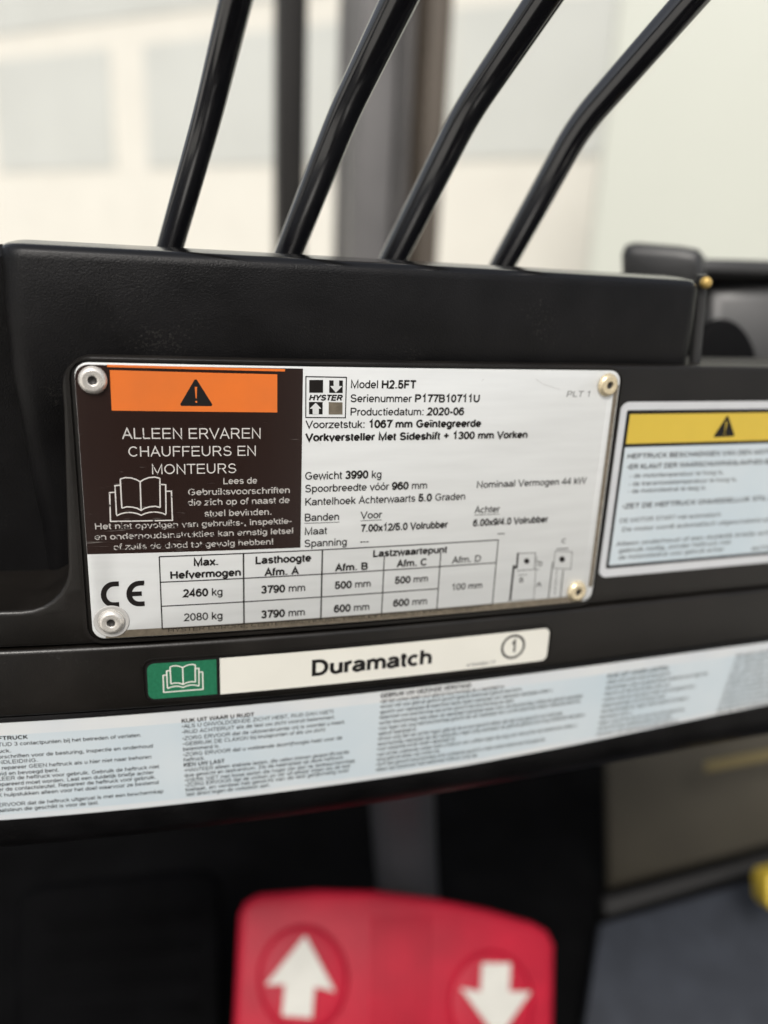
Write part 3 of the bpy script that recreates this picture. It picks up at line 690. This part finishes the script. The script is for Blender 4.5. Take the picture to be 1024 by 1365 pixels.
bm = bmesh.new(); cc = dash(684, 862); ribbon(bm, [(cc[0] + .00455 * math.cos(k * math.pi / 16), cc[1] + .0046 * math.sin(k * math.pi / 16)) for k in range(32)], .0008, -.0001, True)
for k in range(24):
    t = k * math.pi / 12; ribbon(bm, [(cc[0] + .0046 * math.cos(t), cc[1] + .0046 * math.sin(t)), (cc[0] + .0053 * math.cos(t), cc[1] + .0053 * math.sin(t))], .0005, -.000103)
finish('number_ring', bm, M['ink2'], ns, bend=True)
text('*1*', 680.5, 869.5, 688.5, 868.5, 15, M['ink2'], ns, off=-.0001)
text('4104484-17', 622, 888.5, 660, 884.5, 4.2, M['greyink'], ns, off=-.0001)
ring('sticker_pocket_rim', rrect(sx0 - .0010, sz0 - .0008, sx1 + .0010, sz1 + .0011, .0036), rrect(sx0 - .0006, sz0 - .0004, sx1 + .0006, sz1 + .0007, .0032), -.00035, .0012, M['panel'], db)

# ------------------------------------------------------------------ instruction strip on the fascia
st_ = thing('instruction_strip', 'long pale instruction sticker in small print along the lower fascia', 'sticker')
szt, szb = -.1441, -.1815
pts = [(-.158, szb), (.10, szb), (.15, szb + .0014), (.20, szb + .0034), (.25, szb + .0052), (.325, szb + .008), (.325, szt), (-.158, szt)]
sheet('film', pts[::-1], .0009, .0003, M['strip_white'], st_)
sheet('tinted_field', [(-.158, szb + .0022), (.10, szb + .0022), (.15, szb + .0036), (.20, szb + .0056), (.25, szb + .0074), (.325, szb + .0102), (.325, szt - .0044), (-.158, szt - .0044)][::-1], .00086, 0, M['sticker_blue'], st_)
ST = [('*FTRUCK*', -3, 988.4, 36.5, 986.8), ('TIJD 3 contactpunten bij het betreden of verlaten', -3, 997.3, 187, 983.6), ('uck.', -3, 1005.8, 14.6, 1004.5), ('orschriften voor de besturing, inspectie en onderhoud', -3, 1013.6, 204, 998),
      ('NDLEIDING.', -3, 1020.8, 50.4, 1017.2), ('repareer GEEN heftruck als u hier niet naar behoren', 2, 1028.2, 202, 1012.5), ('eid en bevoegd bent.', -3, 1036, 78.7, 1030.4), ('LEER de heftruck voor gebruik. Gebruik de heftruck niet', -3, 1043.5, 212, 1025),
      ('epareerd moet worden. Laat een duidelijk briefje achter', -3, 1050.7, 205, 1032.8), ('er de contactsleutel. Repareer de heftruck voor gebruik.', -3, 1057.8, 208, 1039), ('K hulpstukken alleen voor het doel waarvoor ze bestemd', -3, 1065, 211.6, 1046.5),
      ('ERVOOR dat de heftruck uitgerust is met een beschermkap', -3, 1079, 218, 1057.5), ('aatsteun die geschikt is voor de last.', -3, 1085.8, 132, 1073),
      ('*KIJK UIT WAAR U RIJDT*', 242.2, 965, 339.2, 956.5), ('•ALS U ONVOLDOENDE ZICHT HEBT, RIJD DAN NIET!', 242.4, 973.3, 445.3, 951.6), ('•RIJD ACHTERUIT als de last uw zicht vooruit belemmert.', 242.8, 980.8, 447.6, 959),
      ('•ZORG ERVOOR dat de uitzwenkruimte vrij is voordat u keert.', 243.2, 988.6, 461, 966), ('•GEBRUIK DE CLAXON bij kruispunten of als uw zicht', 243.8, 996.4, 434, 976), ('belemmerd is.', 244.2, 1003.2, 293.5, 998), ('•ZORG ERVOOR dat u voldoende doorrijhoogte hebt voor de', 244.4, 1010.6, 456.8, 987),
      ('heftruck.', 245, 1017.4, 273.7, 1014), ('*KEN UW LAST*', 245.2, 1024.6, 299.8, 1018), ('•HANTEER alleen stabiele lasten, die vallen binnen gespecificeerde', 245.6, 1031.6, 466, 1005.7), ('qua gewicht en lastcentrum. Zie de naamplaat op deze heftruck.', 246, 1038.2, 459.8, 1012.5),
      ('•WERK NIET met losse lasten die hoger zijn dan de lastbeschermkap', 246.4, 1044.8, 473.8, 1017.6), ('•ZORG ERVOOR dat de vorken zo ver uit elkaar staan als de last', 246.8, 1051.4, 467.4, 1024), ('toelaat, en verdeel het gewicht van de last gelijkmatig over', 247.4, 1057.6, 466, 1030), ('last direct tegen de vorksteun aan.', 248.6, 1063.6, 360.8, 1050)]
for s, a0, b0, a1, b1 in ST: text(s, a0, b0, a1, b1, 5.0, M['ink2'], st_, off=.0008, wr=100, wb=160)
words = 'heftruck voor gebruik de last alleen niet belemmert zicht achter dat u vorken gewicht van zorg ervoor beschermkap naamplaat tegen lasten hebt voldoende'.split()
def filler(n):
    s = ''
    while len(s) < n: s += random.choice(words) + ' '
    return s[:n].rstrip() + '.'
X3 = [(160, 527, 1), (188, 697, 0), (215, 785, 0), (243, 940, 0), (270, 745, 0), (298, 1090, 0), (325, 1080, 0), (352, 255, 0), (378, 990, 0), (405, 1100, 0), (430, 450, 0), (457, 1060, 0), (482, 370, 0), (508, 900, 0), (534, 560, 0)]
for y_, xr, b_ in X3:
    px0 = 490 + (68 - (y_ - 160) * .07) / 3.793; py0 = 890 + y_ / 3.793 - .5; px1 = 490 + xr / 3.793; z0 = dash(px0, py0)[1]
    xe = dash(px1, py0 - (px1 - px0) * .11)[0]; xs_ = dash(px0, py0)[0]
    n = int((xe - xs_) / .00078)
    bm = text_mesh(('*GEBRUIK UW GEZONDE VERSTAND*' if b_ else '•' + filler(n)), xs_, z0, xe, .0017, .0008, wr=100, wb=160)
    me = bpy.data.meshes.new('lettering'); bm.to_mesh(me); bm.free(); link('lettering', me, M['ink2'], st_)
zz = dash(812, 905)[1]
for k in range(11):
    z0 = zz - k * .0027
    xs_ = dash(811 - k * 1.3, 905 + k * 6)[0]; xe = xs_ + (.030, .032, .052, .033, .047, .032, .045, .016, .044, .038, .042)[k]
    bm = text_mesh(('*KIJK UIT VOOR LASTEN*' if k == 0 else '•' + filler(int((xe - xs_) / .00078))), xs_, z0, xe, .0017, .0008, wr=100, wb=160)
    me = bpy.data.meshes.new('lettering'); bm.to_mesh(me); bm.free(); link('lettering', me, M['ink2'], st_)
for k in range(13):
    z0 = zz - k * .0024 + .0012; xs_ = dash(981 - k * 2.0, 880 + k * 5)[0]; xe = xs_ + random.uniform(.035, .06)
    bm = text_mesh('•' + filler(int((xe - xs_) / .00078)), xs_, z0, xe, .0017, .0008, wr=95)
    me = bpy.data.meshes.new('lettering'); bm.to_mesh(me); bm.free(); link('lettering', me, M['ink2'], st_)

# ------------------------------------------------------------------ foot well
fw = thing('foot_well', 'dark foot well of the truck with olive side wall below the dashboard', 'foot well', (0, .3, -.56))
def fpart(o):
    o.parent = fw; o.matrix_parent_inverse = Matrix.Translation(-Vector(fw.location)); return o
fpart(boxmesh('floor_plate', (-.5, -.5, -.60), (.9, .62, -.57), M['darkpart'], None))
fpart(boxmesh('bulkhead', (-.5, .55, -.57), (.9, .58, -.10), M['darkpart'], None))
sp0 = at(900, 1090, .72)
fpart(slab('side_wall', [(803, 985), (1250, 900), (1250, 1090), (1024, 1132), (960, 1150), (806, 1192)], sp0, Vector((-.62, -.75, .22)), .03, M['olive'], None, bevel=.01, seg=3))
fpart(slab('wall_edge', [(804, 1196), (960, 1154), (1024, 1135), (1250, 1086), (1250, 1108), (1024, 1158), (960, 1176), (808, 1222)], at(900, 1180, .70), Vector((-.2, -.6, .75)), .02, M['darktrim'], None, bevel=.004))
fpart(slab('floor_mat', [(770, 1420), (800, 1230), (1024, 1166), (1300, 1110), (1300, 1420)], at(900, 1280, .64), Vector((-.05, -.25, .96)), .015, M['mat'], None, bevel=.004))
fpart(slab('trim_line', [(940, 1018), (1250, 958), (1250, 970), (940, 1030)], at(960, 1020, .66), Vector((-.62, -.75, .22)), .006, M['dullbrass'], None, bevel=.001))
yh = slab('yellow_handle', [(1022, 1174), (1027, 1166), (1080, 1154), (1080, 1208), (1030, 1214), (1023, 1204)], at(1030, 1188, .62), Vector((-.3, -.8, .5)), .03, M['yellow'], None, bevel=.004, seg=3)
tag(yh, 'small yellow grab handle end beside the olive side wall', 'handle')
pc = tube('steering_column', [at(534, 1030, .60), at(540, 1140, .64), at(545, 1200, .66), at(548, 1280, .68)], [.026] * 4, material('grey painted tube', (.055, .055, .06, 1), .5), None)  # plain grey tube added for the pale gap below the dashboard
tag(pc, 'grey tubular column behind the red pedal', 'column')
# red pedal
n_ = Vector((-.10, -.72, .68)).normalized(); pp = at(527, 1300, .55)
rpdl = thing('direction_pedal', 'red rubber foot pedal with two round pads and white arrows', 'pedal', tuple(pp))
def ppart(o, par=rpdl):
    o.parent = par; o.matrix_parent_inverse = Matrix.Translation(-Vector(pp)); return o
ppart(slab('pad_plate', [(308, 1420), (318, 1220), (326, 1203), (345, 1192), (420, 1186), (500, 1188), (580, 1198), (650, 1212), (712, 1230), (732, 1242), (741, 1260), (739, 1420)], pp, n_, .016, M['red'], None, bevel=.006, seg=4))
def disc(cx, cy, rx, ry): return [(cx + rx * math.cos(2 * math.pi * k / 28), cy + ry * math.sin(2 * math.pi * k / 28)) for k in range(28)]
ppart(slab('round_pad', disc(404, 1306, 62, 74), pp, n_, .006, M['red'], None, bevel=.0052, seg=5, lift=.004))
ppart(slab('round_pad', disc(656, 1338, 58, 72), pp, n_, .006, M['red'], None, bevel=.0052, seg=5, lift=.004))
ppart(slab('white_arrow', [(407, 1247), (447, 1322), (428, 1317), (419, 1316), (416, 1357), (376, 1354), (380, 1312), (354, 1313)], pp, n_, .0015, M['white_arrow'], None, lift=.0057))
ppart(slab('white_arrow', [(643, 1284), (681, 1284), (679, 1322), (708, 1322), (664, 1385), (614, 1317), (641, 1322)], pp, n_, .0015, M['white_arrow'], None, lift=.0057))
for k in range(6):
    x_ = 497 + k * 14
    ppart(slab('grip_rib', [(x_, 1222), (x_ + 6, 1222), (x_ + 3 - k * .5, 1420), (x_ - 3 - k * .5, 1420)], pp, n_, .003, M['red'], None, bevel=.0008, lift=.0016))
ppart(slab('pedal_arm', [(480, 1420), (484, 1260), (560, 1260), (566, 1420)], pp - n_ * .017, n_, .05, M['darkpart'], None))
# black brake pedal beside it
n2 = Vector((.05, -.72, .68)).normalized(); bp0 = at(160, 1300, .58)
bpd = thing('brake_pedal', 'wide black foot pedal left of the red pedal', 'pedal', tuple(bp0))
def bpp(o): o.parent = bpd; o.matrix_parent_inverse = Matrix.Translation(-Vector(bp0)); return o
bpp(slab('pad_plate', [(18, 1420), (22, 1205), (34, 1186), (60, 1178), (240, 1160), (280, 1160), (296, 1174), (296, 1420)], bp0, n2, .014, M['rubber'], None, bevel=.006, seg=4))
for k in range(4):
    y_ = 1225 + k * 42
    bpp(slab('grip_rib', [(60, y_), (262, y_ - 14), (262, y_ - 2), (60, y_ + 12)], bp0, n2, .005, M['rubber'], None, bevel=.001, lift=.003))
bpp(slab('pedal_arm', [(130, 1420), (134, 1230), (190, 1230), (192, 1420)], bp0 - n2 * .015, n2, .05, M['darkpart'], None))

# ------------------------------------------------------------------ unseen seat added behind the camera to darken the black surfaces' reflections
seat = thing('operator_seat', 'black padded operator seat facing the dashboard', 'seat', (-.03, -.62, -.56))
boxmesh('cushion', (-.25, -.28, .05), (.25, .22, .18), M['rubber'], seat, .04, 4)
boxmesh('backrest', (-.26, -.40, .185), (.26, -.27, .95), M['rubber'], seat, .05, 4)
boxmesh('base', (-.2, -.25, .0), (.2, .2, .048), M['darkpart'], seat, .005)
